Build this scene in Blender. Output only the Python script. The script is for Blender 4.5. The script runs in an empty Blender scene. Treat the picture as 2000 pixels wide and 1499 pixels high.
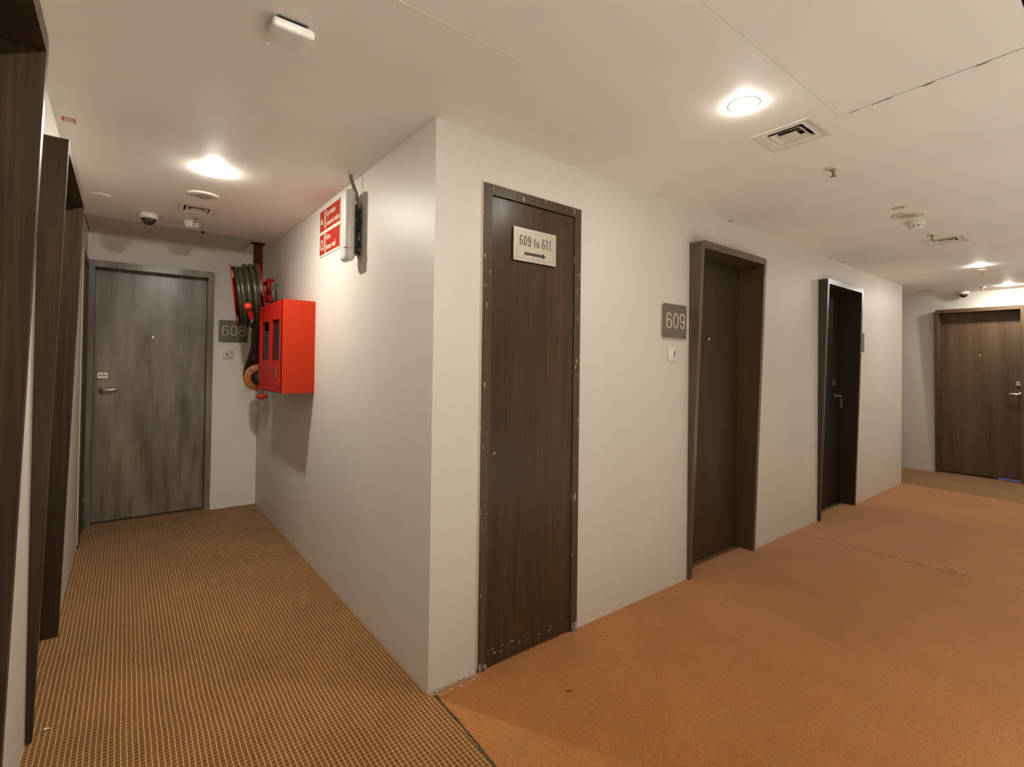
import bpy, bmesh, math, random
from mathutils import Vector, Matrix

random.seed(7)
SC = bpy.context.scene
COL = SC.collection

# ------------------------------------------------------------------ camera
def look(yaw, pitch, roll):
    f = Vector((math.sin(yaw) * math.cos(pitch), math.cos(yaw) * math.cos(pitch), math.sin(pitch)))
    r0 = Vector((math.cos(yaw), -math.sin(yaw), 0))
    u0 = r0.cross(f)
    r = r0 * math.cos(roll) + u0 * math.sin(roll)
    u = -r0 * math.sin(roll) + u0 * math.cos(roll)
    return Matrix((r, u, -f)).transposed().to_4x4()

cd = bpy.data.cameras.new('camera')
cam = bpy.data.objects.new('camera', cd)
COL.objects.link(cam)
cam.matrix_world = Matrix.Translation((-1.00637, -1.82569, 1.36421)) @ look(math.radians(37.94702), math.radians(0.63251), math.radians(0.74621))
cd.sensor_fit = 'HORIZONTAL'
cd.sensor_width = 36.0
cd.lens = 967.1 / 2000 * 36.0
cd.shift_x = 0.0
cd.shift_y = -45.79 / 2000
cd.clip_start = 0.02
SC.camera = cam

# ------------------------------------------------------------------ world, added fill lamps out of frame, exposure
W = bpy.data.worlds.new('world')
SC.world = W
W.use_nodes = True
W.node_tree.nodes['Background'].inputs[0].default_value = (0.9, 0.85, 0.78, 1)
W.node_tree.nodes['Background'].inputs[1].default_value = 0.0

vs = SC.view_settings
vs.view_transform = 'Standard'
vs.look = 'None'
vs.exposure = 0.0
vs.gamma = 1.0
vs.use_curve_mapping = False
SC.cycles.max_bounces = 12
SC.cycles.diffuse_bounces = 8
SC.cycles.use_denoising = True
SC.cycles.caustics_reflective = False
SC.cycles.caustics_refractive = False
SC.cycles.sample_clamp_indirect = 4.0

LAMP = (1.0, 0.935, 0.84)
FILL = (1.0, 0.98, 0.95)
LENS_STRENGTH = 640.0
FILL_WATTS = 12.6
def fill_lamp(x, y, k):  # added unseen lamps, aimed down at the lobby floor for fill
    l = bpy.data.lights.new('lobby_fill_lamp', 'AREA')
    l.shape = 'DISK'
    l.size = 0.2
    l.energy = FILL_WATTS * k
    l.color = FILL
    l.spread = math.radians(84)
    o = bpy.data.objects.new('lobby_fill_lamp', l)
    COL.objects.link(o)
    o.location = (x, y, 2.385)
for x, k in ((-0.3, 1.35), (1.5, 1.15), (3.3, 0.75), (5.1, 0.5), (6.9, 0.45)):
    for y in (-2.9, -4.2):
        fill_lamp(x, y, k)

H = 2.4
XL = -1.265      # left wall
YB = 3.474       # end wall of the short corridor
XF = 7.64        # end wall of the long corridor
XE = 6.404       # where the white block ends
YO = -1.72       # carpet stops here, out of frame
YR = -5.2        # far side of the pale-floored lobby added behind the viewer for fill light

# ------------------------------------------------------------------ materials
def new_mat(name):
    m = bpy.data.materials.new(name)
    m.use_nodes = True
    nt = m.node_tree
    b = nt.nodes['Principled BSDF']
    return m, nt, b

def N(nt, typ, **kw):
    n = nt.nodes.new(typ)
    for k, v in kw.items():
        if k == 'ins':
            for kk, vv in v.items():
                n.inputs[kk].default_value = vv
        else:
            setattr(n, k, v)
    return n

def coords(nt, scale=(1, 1, 1), loc=(0, 0, 0), rot=(0, 0, 0)):
    g = N(nt, 'ShaderNodeNewGeometry')
    mp = N(nt, 'ShaderNodeMapping')
    mp.inputs['Scale'].default_value = scale
    mp.inputs['Location'].default_value = loc
    mp.inputs['Rotation'].default_value = rot
    nt.links.new(g.outputs['Position'], mp.inputs['Vector'])
    return mp.outputs['Vector']

def noise(nt, vec, scale, detail=4.0, rough=0.55):
    n = N(nt, 'ShaderNodeTexNoise', ins={'Scale': scale, 'Detail': detail, 'Roughness': rough})
    nt.links.new(vec, n.inputs['Vector'])
    return n.outputs['Fac']

def ramp(nt, fac, stops):
    r = N(nt, 'ShaderNodeValToRGB')
    cr = r.color_ramp
    while len(cr.elements) < len(stops):
        cr.elements.new(0.5)
    for e, (p, c) in zip(cr.elements, stops):
        e.position = p
        e.color = (*c, 1) if len(c) == 3 else c
    nt.links.new(fac, r.inputs['Fac'])
    return r.outputs['Color']

def mix(nt, fac, a, b, mode='MIX'):
    n = N(nt, 'ShaderNodeMix', data_type='RGBA', blend_type=mode)
    for sock, v in ((n.inputs[0], fac), (n.inputs[6], a), (n.inputs[7], b)):
        if hasattr(v, 'is_output') or hasattr(v, 'links'):
            nt.links.new(v, sock)
        else:
            sock.default_value = v if not isinstance(v, tuple) else ((*v, 1) if len(v) == 3 else v)
    return n.outputs[2]

def math_n(nt, op, a, b=None):
    n = N(nt, 'ShaderNodeMath', operation=op)
    for i, v in enumerate((a, b)):
        if v is None:
            continue
        if hasattr(v, 'links'):
            nt.links.new(v, n.inputs[i])
        else:
            n.inputs[i].default_value = v
    return n.outputs[0]

def bump(nt, bsdf, height, strength, dist):
    n = N(nt, 'ShaderNodeBump', ins={'Strength': strength, 'Distance': dist})
    nt.links.new(height, n.inputs['Height'])
    nt.links.new(n.outputs['Normal'], bsdf.inputs['Normal'])

def plain(name, col, rough=0.5, metal=0.0, spec=0.5, var=0.06, scale=30.0):
    m, nt, b = new_mat(name)
    f = noise(nt, coords(nt), scale)
    lo = tuple(c * (1 - var) for c in col)
    hi = tuple(min(1, c * (1 + var)) for c in col)
    nt.links.new(ramp(nt, f, [(0.3, lo), (0.7, hi)]), b.inputs['Base Color'])
    b.inputs['Roughness'].default_value = rough
    b.inputs['Metallic'].default_value = metal
    b.inputs['Specular IOR Level'].default_value = spec
    return m

def paint(name, col, rough=0.45):
    m, nt, b = new_mat(name)
    big = noise(nt, coords(nt, (1, 1, 0.6)), 2.2, 5)
    c = ramp(nt, big, [(0.3, tuple(x * 0.955 for x in col)), (0.7, col)])
    sp = noise(nt, coords(nt, (1, 1, 0.5), (3, 1, 2)), 19, 2)
    smudge = ramp(nt, sp, [(0.74, (0, 0, 0)), (0.80, (1, 1, 1))])
    c = mix(nt, math_n(nt, 'MULTIPLY', smudge, 0.10), c, tuple(x * 0.6 for x in col))
    nt.links.new(c, b.inputs['Base Color'])
    b.inputs['Roughness'].default_value = rough
    b.inputs['Specular IOR Level'].default_value = 0.35
    roller = noise(nt, coords(nt), 160, 3)
    wavy = noise(nt, coords(nt), 6, 2)
    bump(nt, b, math_n(nt, 'ADD', math_n(nt, 'MULTIPLY', roller, 0.25), wavy), 0.25, 0.004)
    return m

def wood(name, dark, light, rough=0.42, smear_glare=None, seed=0.0, specks=0.0, chips=False, kick=False, spec=0.25, coat=0.0):
    m, nt, b = new_mat(name)
    v = coords(nt, (1, 1, 0.028), (seed, seed * 2, seed))
    g = noise(nt, v, 90, 8, 0.65)
    c = ramp(nt, g, [(0.28, dark), (0.55, tuple((a + d) / 2 for a, d in zip(dark, light))), (0.78, light)])
    band = noise(nt, coords(nt, (1, 1, 0.05), (seed, 5, 1)), 9, 3)
    c = mix(nt, 1.0, c, ramp(nt, band, [(0.3, (0.72, 0.72, 0.72)), (0.7, (1.15, 1.12, 1.08))]), 'MULTIPLY')
    if smear_glare:
        st = noise(nt, coords(nt, (1, 1, 0.18), (2, seed, 3)), 7, 6, 0.6)
        hz = ramp(nt, st, [(0.38, (0, 0, 0)), (0.72, (1, 1, 1))])
        c = mix(nt, math_n(nt, 'MULTIPLY', hz, 0.75), c, smear_glare)
    if specks:
        s = noise(nt, coords(nt, (1, 1, 0.7), (seed, 0, seed)), 60, 2)
        c = mix(nt, ramp(nt, s, [(0.80 - specks, (0, 0, 0)), (0.815 - specks, (0.8, 0.8, 0.8))]), c, (0.40, 0.33, 0.24))
    if chips:
        s = noise(nt, coords(nt, (1, 1, 0.22), (1, 4, seed)), 75, 3)
        c = mix(nt, ramp(nt, s, [(0.665, (0, 0, 0)), (0.68, (1, 1, 1))]), c, (0.42, 0.32, 0.2))
    if kick:
        gz = N(nt, 'ShaderNodeSeparateXYZ')
        nt.links.new(coords(nt), gz.inputs[0])
        zz = gz.outputs['Z']
        inb = math_n(nt, 'MULTIPLY', math_n(nt, 'GREATER_THAN', zz, 0.045), math_n(nt, 'LESS_THAN', zz, 0.085))
        s = noise(nt, coords(nt, (1, 1, 1.6), (0, 4, seed)), 55, 2)
        k = math_n(nt, 'MULTIPLY', ramp(nt, s, [(0.665, (0, 0, 0)), (0.68, (1, 1, 1))]), inb)
        c = mix(nt, k, c, (0.5, 0.45, 0.38))
    nt.links.new(c, b.inputs['Base Color'])
    rr = ramp(nt, noise(nt, coords(nt, (1, 1, 0.3)), 5, 4), [(0.3, (rough * 0.85,) * 3), (0.7, (min(1, rough * 1.25),) * 3)])
    nt.links.new(rr, b.inputs['Roughness'])
    b.inputs['Specular IOR Level'].default_value = spec
    b.inputs['Coat Weight'].default_value = coat
    b.inputs['Coat Roughness'].default_value = 0.22
    bump(nt, b, g, 0.12 if coat < 0.5 else 0.02, 0.001)
    return m

WALL_C = (0.645, 0.610, 0.550)
M = {}
M['wall'] = paint('wall_paint', WALL_C)
M['wall_lifted'] = paint('light_lifted_paint', (0.87, 0.86, 0.82))  # whiter than the other walls, making up for weak light at this end
M['ceiling'] = paint('ceiling_paint', (0.86, 0.825, 0.765), 0.6)
M['hatch_dark'] = paint('darker_ceiling_paint', (0.68, 0.62, 0.53), 0.6)  # darker than the main ceiling paint; hatch panel and seams
M['white'] = plain('white_plastic', (0.78, 0.76, 0.71), 0.35)
M['cream'] = plain('cream_plastic', (0.72, 0.67, 0.57), 0.4)
M['wood'] = wood('dark_veneer', (0.030, 0.019, 0.011), (0.085, 0.057, 0.034), 0.38, seed=1.3, specks=0.0)
M['wood_frame'] = wood('brown_frame_veneer', (0.060, 0.038, 0.020), (0.120, 0.080, 0.045), 0.34, seed=2.1, spec=0.5, coat=0.6)
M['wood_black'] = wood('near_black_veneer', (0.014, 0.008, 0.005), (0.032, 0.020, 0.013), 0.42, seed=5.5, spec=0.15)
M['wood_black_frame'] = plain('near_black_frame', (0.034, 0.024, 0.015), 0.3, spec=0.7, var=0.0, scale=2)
M['wood_chip'] = wood('chipped_frame_paint', (0.050, 0.036, 0.020), (0.115, 0.084, 0.050), 0.36, seed=4.2, chips=True)
M['wood_service'] = wood('service_door_veneer', (0.046, 0.026, 0.013), (0.090, 0.055, 0.030), 0.30, seed=3.7, specks=0.012, kick=True)
M['wood_608'] = wood('smear_glare_veneer', (0.12, 0.097, 0.068), (0.215, 0.180, 0.135), 0.32, smear_glare=(0.43, 0.40, 0.33), spec=0.4, coat=0.3, seed=6.1)  # greasy streaks plus light reflected off the leaf, put into the colour
M['wood_611'] = wood('warm_veneer', (0.085, 0.054, 0.030), (0.150, 0.098, 0.057), 0.40, seed=8.3)
M['black'] = plain('black_void', (0.006, 0.005, 0.004), 0.8)
M['rubber'] = plain('black_rubber', (0.018, 0.017, 0.013), 0.35)
M['hose'] = plain('hose_rubber', (0.040, 0.036, 0.022), 0.30, spec=0.55, var=0.2, scale=12)
M['red'] = plain('red_enamel', (0.58, 0.035, 0.012), 0.33, var=0.05)
M['red_cab'] = plain('orange_red_enamel', (0.47, 0.026, 0.002), 0.5, spec=0.25, var=0.04)
M['red_front'] = plain('red_front_enamel', (0.42, 0.010, 0.005), 0.45, spec=0.3, var=0.05)
M['maroon'] = plain('maroon_pipe_paint', (0.10, 0.016, 0.014), 0.32, var=0.25, scale=14)
M['orange'] = plain('orange_flange_paint', (0.42, 0.115, 0.010), 0.45)
M['steel'] = plain('brushed_steel', (0.60, 0.56, 0.49), 0.36, metal=0.9)
M['plate'] = plain('grey_sign_metal', (0.185, 0.155, 0.118), 0.38, metal=0.3)
M['plate_edge'] = plain('sign_spacer', (0.30, 0.265, 0.215), 0.45, metal=0.3)
M['digit'] = plain('pale_digit', (0.66, 0.61, 0.53), 0.5)
M['chrome'] = plain('satin_chrome', (0.78, 0.74, 0.68), 0.25, metal=0.85)
M['dim_metal'] = plain('dull_metal', (0.16, 0.135, 0.11), 0.45, metal=0.5)
M['brass'] = plain('bronze_sprinkler', (0.42, 0.30, 0.18), 0.35, metal=0.8)
M['sign_plate'] = plain('silver_sign', (0.50, 0.455, 0.375), 0.42, metal=0.25)
M['ink'] = plain('dark_print', (0.045, 0.034, 0.026), 0.5)
M['sign_red'] = plain('sign_red_print', (0.33, 0.018, 0.006), 0.5, spec=0.3)
M['sign_white'] = plain('sign_white_print', (0.56, 0.53, 0.41), 0.5, spec=0.3)
M['conduit'] = plain('grey_conduit', (0.19, 0.19, 0.16), 0.5)
M['sticker'] = plain('red_sticker', (0.42, 0.055, 0.025), 0.5)
M['sticker_white'] = plain('sticker_paper', (0.66, 0.58, 0.48), 0.6)
M['putty'] = plain('old_sealant', (0.62, 0.56, 0.44), 0.7)
M['lint'] = plain('lint', (0.55, 0.47, 0.36), 0.9)
M['dark_lint'] = plain('dark_lint', (0.055, 0.030, 0.016), 0.9)
M['canvas'] = plain('canvas_hose', (0.80, 0.77, 0.66), 0.8)
M['binding'] = plain('carpet_binding', (0.075, 0.060, 0.028), 0.9, var=0.6, scale=160)
M['white_box'] = plain('aged_white_casing', (0.66, 0.65, 0.60), 0.25)
M['stone'] = plain('pale_bounce_stone', (0.80, 0.78, 0.74), 0.35)
M['threshold'] = plain('wood_threshold', (0.16, 0.10, 0.05), 0.5)

def emit(name, col, strength):
    m, nt, b = new_mat(name)
    b.inputs['Base Color'].default_value = (0.8, 0.8, 0.8, 1)
    b.inputs['Emission Color'].default_value = (*col, 1)
    b.inputs['Emission Strength'].default_value = strength
    return m
for _k, _f in (('cross', 1.3), ('long', 0.62), ('short', 2.05), ('far', 0.8), ('end', 1.35)):
    M['lens_' + _k] = emit('lit_led_lens_' + _k, LAMP, LENS_STRENGTH * _f)
M['led_amber'] = emit('amber_led', (1.0, 0.55, 0.12), 3.0)
M['led_green'] = emit('green_led', (0.6, 0.9, 0.1), 1.2)
M['daylight'] = emit('daylight_under_door', (0.22, 0.24, 1.0), 1.1)

def glass(name, col=(0.95, 1, 0.97), rough=0.03):
    m, nt, b = new_mat(name)
    nt.nodes.remove(b)
    out = nt.nodes['Material Output']
    t = N(nt, 'ShaderNodeBsdfTransparent')
    t.inputs[0].default_value = (*col, 1)
    g = N(nt, 'ShaderNodeBsdfGlossy')
    g.inputs['Roughness'].default_value = rough
    f = N(nt, 'ShaderNodeFresnel', ins={'IOR': 2.1})
    ms = N(nt, 'ShaderNodeMixShader')
    nt.links.new(f.outputs[0], ms.inputs[0])
    nt.links.new(t.outputs[0], ms.inputs[1])
    nt.links.new(g.outputs[0], ms.inputs[2])
    nt.links.new(ms.outputs[0], out.inputs[0])
    return m
M['glass'] = glass('clear_pane')
def smoked():
    m, nt, b = new_mat('smoked_dome')
    b.inputs['Base Color'].default_value = (0.035, 0.03, 0.027, 1)
    b.inputs['Roughness'].default_value = 0.12
    return m
M['smoked'] = smoked()

def carpet_plain():
    m, nt, b = new_mat('plain_rust_carpet')
    blot = noise(nt, coords(nt), 1.6, 5, 0.6)
    c = ramp(nt, blot, [(0.30, (0.325, 0.122, 0.028)), (0.52, (0.395, 0.150, 0.035)), (0.75, (0.455, 0.182, 0.048))])
    fl = noise(nt, coords(nt, (1, 1.5, 1)), 230, 4, 0.75)
    c = mix(nt, 1.0, c, ramp(nt, fl, [(0.32, (0.30, 0.28, 0.26)), (0.68, (1.68, 1.68, 1.68))]), 'MULTIPLY')
    dirt = noise(nt, coords(nt, (1, 1, 1), (4, 2, 0)), 4.0, 5, 0.65)
    c = mix(nt, ramp(nt, dirt, [(0.52, (0, 0, 0)), (0.75, (0.55, 0.55, 0.55))]), c, (0.28, 0.150, 0.050))
    nt.links.new(c, b.inputs['Base Color'])
    b.inputs['Roughness'].default_value = 0.95
    b.inputs['Specular IOR Level'].default_value = 0.1
    b.inputs['Sheen Weight'].default_value = 0.8
    b.inputs['Sheen Roughness'].default_value = 0.4
    b.inputs['Sheen Tint'].default_value = (0.9, 0.72, 0.55, 1)
    bump(nt, b, noise(nt, coords(nt), 420, 2), 0.5, 0.004)
    return m
M['carpet_plain'] = carpet_plain()

def carpet_pattern(name, gain=1.0):
    m, nt, b = new_mat(name)
    sep = N(nt, 'ShaderNodeSeparateXYZ')
    wob = noise(nt, coords(nt), 3.0, 2)
    v = coords(nt)
    nt.links.new(v, sep.inputs[0])
    px, py = 0.0168, 0.0186
    xs = math_n(nt, 'ADD', sep.outputs['X'], math_n(nt, 'MULTIPLY', wob, 0.012))
    ys = math_n(nt, 'ADD', sep.outputs['Y'], math_n(nt, 'MULTIPLY', wob, 0.010))
    cx = math_n(nt, 'PINGPONG', math_n(nt, 'DIVIDE', xs, px), 0.5)     # 0 at the thread, .5 in the cell
    cy = math_n(nt, 'PINGPONG', math_n(nt, 'DIVIDE', ys, py), 0.5)
    thread = ramp(nt, cx, [(0.06, (1, 1, 1)), (0.135, (0, 0, 0))])
    row = ramp(nt, cy, [(0.11, (1, 1, 1)), (0.24, (0, 0, 0))])
    yarn = noise(nt, coords(nt), 240, 3, 0.7)
    big = noise(nt, coords(nt), 2.2, 4)
    tone = noise(nt, coords(nt, (1, 0.6, 1)), 26, 3)
    cell = ramp(nt, tone, [(0.3, (0.135, 0.055, 0.015)), (0.7, (0.190, 0.078, 0.022))])
    c = mix(nt, math_n(nt, 'MULTIPLY', row, 0.85), cell, (0.300, 0.155, 0.050))
    c = mix(nt, math_n(nt, 'MULTIPLY', thread, 0.9), c, (0.60, 0.385, 0.16))
    c = mix(nt, 1.0, c, ramp(nt, yarn, [(0.3, (0.7, 0.7, 0.7)), (0.7, (1.22, 1.22, 1.22))]), 'MULTIPLY')
    c = mix(nt, 1.0, c, ramp(nt, big, [(0.3, (0.82 * gain,) * 3), (0.7, (1.12 * gain,) * 3)]), 'MULTIPLY')
    nt.links.new(c, b.inputs['Base Color'])
    b.inputs['Roughness'].default_value = 0.95
    b.inputs['Specular IOR Level'].default_value = 0.1
    b.inputs['Sheen Weight'].default_value = 0.5
    b.inputs['Sheen Roughness'].default_value = 0.4
    b.inputs['Sheen Tint'].default_value = (0.9, 0.72, 0.55, 1)
    hh = math_n(nt, 'ADD', thread, math_n(nt, 'MULTIPLY', row, 0.6))
    bump(nt, b, hh, 0.5, 0.003)
    return m
M['carpet_pattern'] = carpet_pattern('ribbed_loop_carpet')

# ------------------------------------------------------------------ mesh builder
class MB:
    def __init__(s):
        s.v = []; s.f = []; s.smooth = []
    def add(s, vs, fs, smooth=False):
        o = len(s.v)
        s.v += [tuple(p) for p in vs]
        s.f += [tuple(i + o for i in f) for f in fs]
        s.smooth += [smooth] * len(fs)
        return s
    def box(s, a, b):
        x0, y0, z0 = (min(a[i], b[i]) for i in range(3))
        x1, y1, z1 = (max(a[i], b[i]) for i in range(3))
        vs = [(x0, y0, z0), (x1, y0, z0), (x1, y1, z0), (x0, y1, z0), (x0, y0, z1), (x1, y0, z1), (x1, y1, z1), (x0, y1, z1)]
        return s.add(vs, [(0, 3, 2, 1), (4, 5, 6, 7), (0, 1, 5, 4), (1, 2, 6, 5), (2, 3, 7, 6), (3, 0, 4, 7)])
    def rbox(s, a, b, r, seg=3):
        """box with bevelled edges"""
        bm = bmesh.new()
        lo = Vector([min(a[i], b[i]) for i in range(3)]); hi = Vector([max(a[i], b[i]) for i in range(3)])
        bmesh.ops.create_cube(bm, size=1.0)
        for v in bm.verts:
            v.co = Vector([lo[i] + (v.co[i] + 0.5) * (hi[i] - lo[i]) for i in range(3)])
        bmesh.ops.bevel(bm, geom=bm.edges[:], offset=r, segments=seg, profile=0.5, affect='EDGES')
        return s.frombm(bm, True)
    def frombm(s, bm, smooth=False):
        bm.verts.index_update()
        s.add([v.co[:] for v in bm.verts], [[v.index for v in f.verts] for f in bm.faces], smooth)
        bm.free()
        return s
    def prism(s, pts, d, smooth=False):
        """polygon (3-D points) pushed along vector d"""
        n = len(pts); d = Vector(d)
        vs = [Vector(p) for p in pts] + [Vector(p) + d for p in pts]
        fs = [tuple(range(n))[::-1], tuple(range(n, 2 * n))]
        fs += [(i, (i + 1) % n, n + (i + 1) % n, n + i) for i in range(n)]
        return s.add(vs, fs, smooth)
    def tube(s, path, r, seg=12, cap=True):
        path = [Vector(p) for p in path]
        rs = r if isinstance(r, (list, tuple)) else [r] * len(path)
        rings = []
        prev = None
        for i, p in enumerate(path):
            t = (path[min(i + 1, len(path) - 1)] - path[max(i - 1, 0)]).normalized()
            if prev is None:
                a = t.orthogonal().normalized()
            else:
                a = (prev - t * prev.dot(t))
                a = a.normalized() if a.length > 1e-6 else t.orthogonal().normalized()
            prev = a
            b = t.cross(a)
            rings.append([p + (a * math.cos(k * 2 * math.pi / seg) + b * math.sin(k * 2 * math.pi / seg)) * rs[i] for k in range(seg)])
        vs = [q for ring in rings for q in ring]
        fs = []
        for i in range(len(path) - 1):
            for k in range(seg):
                k2 = (k + 1) % seg
                fs.append((i * seg + k, i * seg + k2, (i + 1) * seg + k2, (i + 1) * seg + k))
        s.add(vs, fs, True)
        if cap:
            o = len(s.v) - len(vs)
            s.f.append(tuple(o + k for k in range(seg))[::-1]); s.smooth.append(False)
            s.f.append(tuple(o + (len(path) - 1) * seg + k for k in range(seg))); s.smooth.append(False)
        return s
    def lathe(s, prof, origin, axis=(0, 0, 1), seg=32, smooth=True):
        """profile of (radius, height) turned about axis"""
        ax = Vector(axis).normalized(); a = ax.orthogonal().normalized(); b = ax.cross(a); o = Vector(origin)
        vs = []
        for (r, h) in prof:
            for k in range(seg):
                t = 2 * math.pi * k / seg
                vs.append(o + ax * h + (a * math.cos(t) + b * math.sin(t)) * r)
        fs = []
        for i in range(len(prof) - 1):
            for k in range(seg):
                k2 = (k + 1) % seg
                fs.append((i * seg + k, i * seg + k2, (i + 1) * seg + k2, (i + 1) * seg + k))
        fs.append(tuple(range(seg))[::-1])
        fs.append(tuple((len(prof) - 1) * seg + k for k in range(seg)))
        return s.add(vs, fs, smooth)
    def sphere(s, c, r, seg=16, rings=10):
        prof = [(max(1e-4, r * math.sin(math.pi * i / rings)), -r * math.cos(math.pi * i / rings)) for i in range(rings + 1)]
        return s.lathe(prof, c, (0, 0, 1), seg)

def root_of(o):
    while o.parent:
        o = o.parent
    return o

def part(name, mb, mat, parent=None, bevel=0.0, label=None):
    """link a builder (world coordinates) as ONE mesh object under its parent"""
    off = root_of(parent).location.copy() if parent else Vector((0, 0, 0))
    me = bpy.data.meshes.new(name)
    me.from_pydata([(x - off.x, y - off.y, z - off.z) for x, y, z in mb.v], [], mb.f)
    if bevel:
        bm = bmesh.new(); bm.from_mesh(me)
        bmesh.ops.remove_doubles(bm, verts=bm.verts, dist=1e-6)
        ed = [e for e in bm.edges if len(e.link_faces) == 2 and e.calc_face_angle(0) > 0.6]
        bmesh.ops.bevel(bm, geom=ed, offset=bevel, segments=2, profile=0.5, affect='EDGES')
        bmesh.ops.recalc_face_normals(bm, faces=bm.faces)
        bm.to_mesh(me); bm.free()
    else:
        me.polygons.foreach_set('use_smooth', mb.smooth)
        bm = bmesh.new(); bm.from_mesh(me)
        bmesh.ops.recalc_face_normals(bm, faces=bm.faces)
        bm.to_mesh(me); bm.free()
    me.materials.append(mat if not isinstance(mat, str) else M[mat])
    o = bpy.data.objects.new(name, me)
    COL.objects.link(o)
    if parent:
        o.parent = parent
    if label:
        o['label'] = label
    return o

def thing(name, loc, label, cat, group=None, kind=None):
    o = bpy.data.objects.new(name, None)
    o.empty_display_size = 0.05
    COL.objects.link(o)
    o.location = loc
    tag(o, label, cat, group, kind)
    return o

def tag(o, label=None, cat=None, group=None, kind=None):
    if label: o['label'] = label
    if cat: o['category'] = cat
    if group: o['group'] = group
    if kind: o['kind'] = kind
    return o

def copy_tree(o, parent=None):
    c = o.copy()
    COL.objects.link(c)
    if parent:
        c.parent = parent
    for ch in [x for x in o.children]:
        copy_tree(ch, c)
    return c

class Wall:
    """a wall's own frame: u along it, n out of it into the corridor, z up"""
    def __init__(s, o, u, n):
        s.o, s.u, s.n = Vector((*o, 0)), Vector((*u, 0)), Vector((*n, 0))
    def __call__(s, u, z, n=0.0):
        p = s.o + s.u * u + s.n * n
        return (p.x, p.y, z)
    def box(s, mb, u0, u1, z0, z1, n0, n1):
        return mb.box(s(u0, z0, n0), s(u1, z1, n1))

WA = Wall((0, 0), (0, 1), (-1, 0))          # white block, face on the short corridor   (u = y)
WB = Wall((0, 0), (1, 0), (0, -1))          # white block, face on the long corridor    (u = x)
WK = Wall((0, YB), (1, 0), (0, -1))         # end of the short corridor                 (u = x)
WL = Wall((XL, 0), (0, 1), (1, 0))          # left wall                                 (u = y)
WF = Wall((XF, 0), (0, 1), (-1, 0))         # end of the long corridor                  (u = y)

# ------------------------------------------------------------------ shell
def wall_mesh(w, u0, u1, openings, thick=0.18, top=H):
    mb = MB()
    cuts = sorted({u0, u1, *[c for o in openings for c in o[:2]]})
    for a, b in zip(cuts, cuts[1:]):
        z0 = 0.0
        for (p, q, zt) in openings:
            if a >= p - 1e-6 and b <= q + 1e-6:
                z0 = zt
        w.box(mb, a, b, z0, top, -thick, 0.0)
    return mb

def structure(name, mb, mat, label, cat):
    o = part(name, mb, mat)
    return tag(o, label, cat, None, 'structure')

DZ = 2.182
D609 = (1.868, 2.742); D610 = (3.922, 4.822); D608 = (-1.262, -0.377); D611 = (-0.915, -0.070)
L1 = (-0.985, -0.095); L2 = (0.612, 1.505); SVC = (0.241, 0.857); LSV = (2.94, 3.45)

structure('wall_inner', wall_mesh(WA, 0.18, YB + 0.2, []), 'wall', 'white side wall of the short corridor, carrying the red cabinet', 'wall')
structure('wall_front', wall_mesh(WB, 0.0, XE, [(*SVC, DZ), (*D609, DZ), (*D610, DZ)]), 'wall', 'long white wall pierced by three dark doors', 'wall')
structure('wall_end', wall_mesh(WK, XL - 0.2, 0.0, [(*D608, DZ)]), 'wall_lifted', 'white end wall around the hazy grey door and the 608 plate', 'wall')
structure('wall_left', wall_mesh(WL, YR, YB, [(*L1, DZ), (*L2, DZ), (*LSV, DZ)]), 'wall', 'narrow strips of white wall between the tall dark frames at the left', 'wall')
structure('wall_far', wall_mesh(WF, YR, 2.6, [(*D611, DZ)]), 'wall', 'white end wall around the lit brown door, far down the corridor', 'wall')
structure('wall_recess', wall_mesh(Wall((XE, 0), (0, 1), (1, 0)), 0.18, 2.6, []), 'wall', 'return wall of the white block beside the far door', 'wall')
structure('wall_recess_end', wall_mesh(Wall((0, 2.6), (1, 0), (0, -1)), XE - 0.18, XF + 0.18, []), 'wall', 'wall closing the recess beside the far door', 'wall')
structure('wall_lobby', wall_mesh(Wall((0, YR), (1, 0), (0, 1)), XL - 0.18, XF + 0.18, []), 'wall', 'white wall of the lobby added behind the viewer', 'wall')

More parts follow.
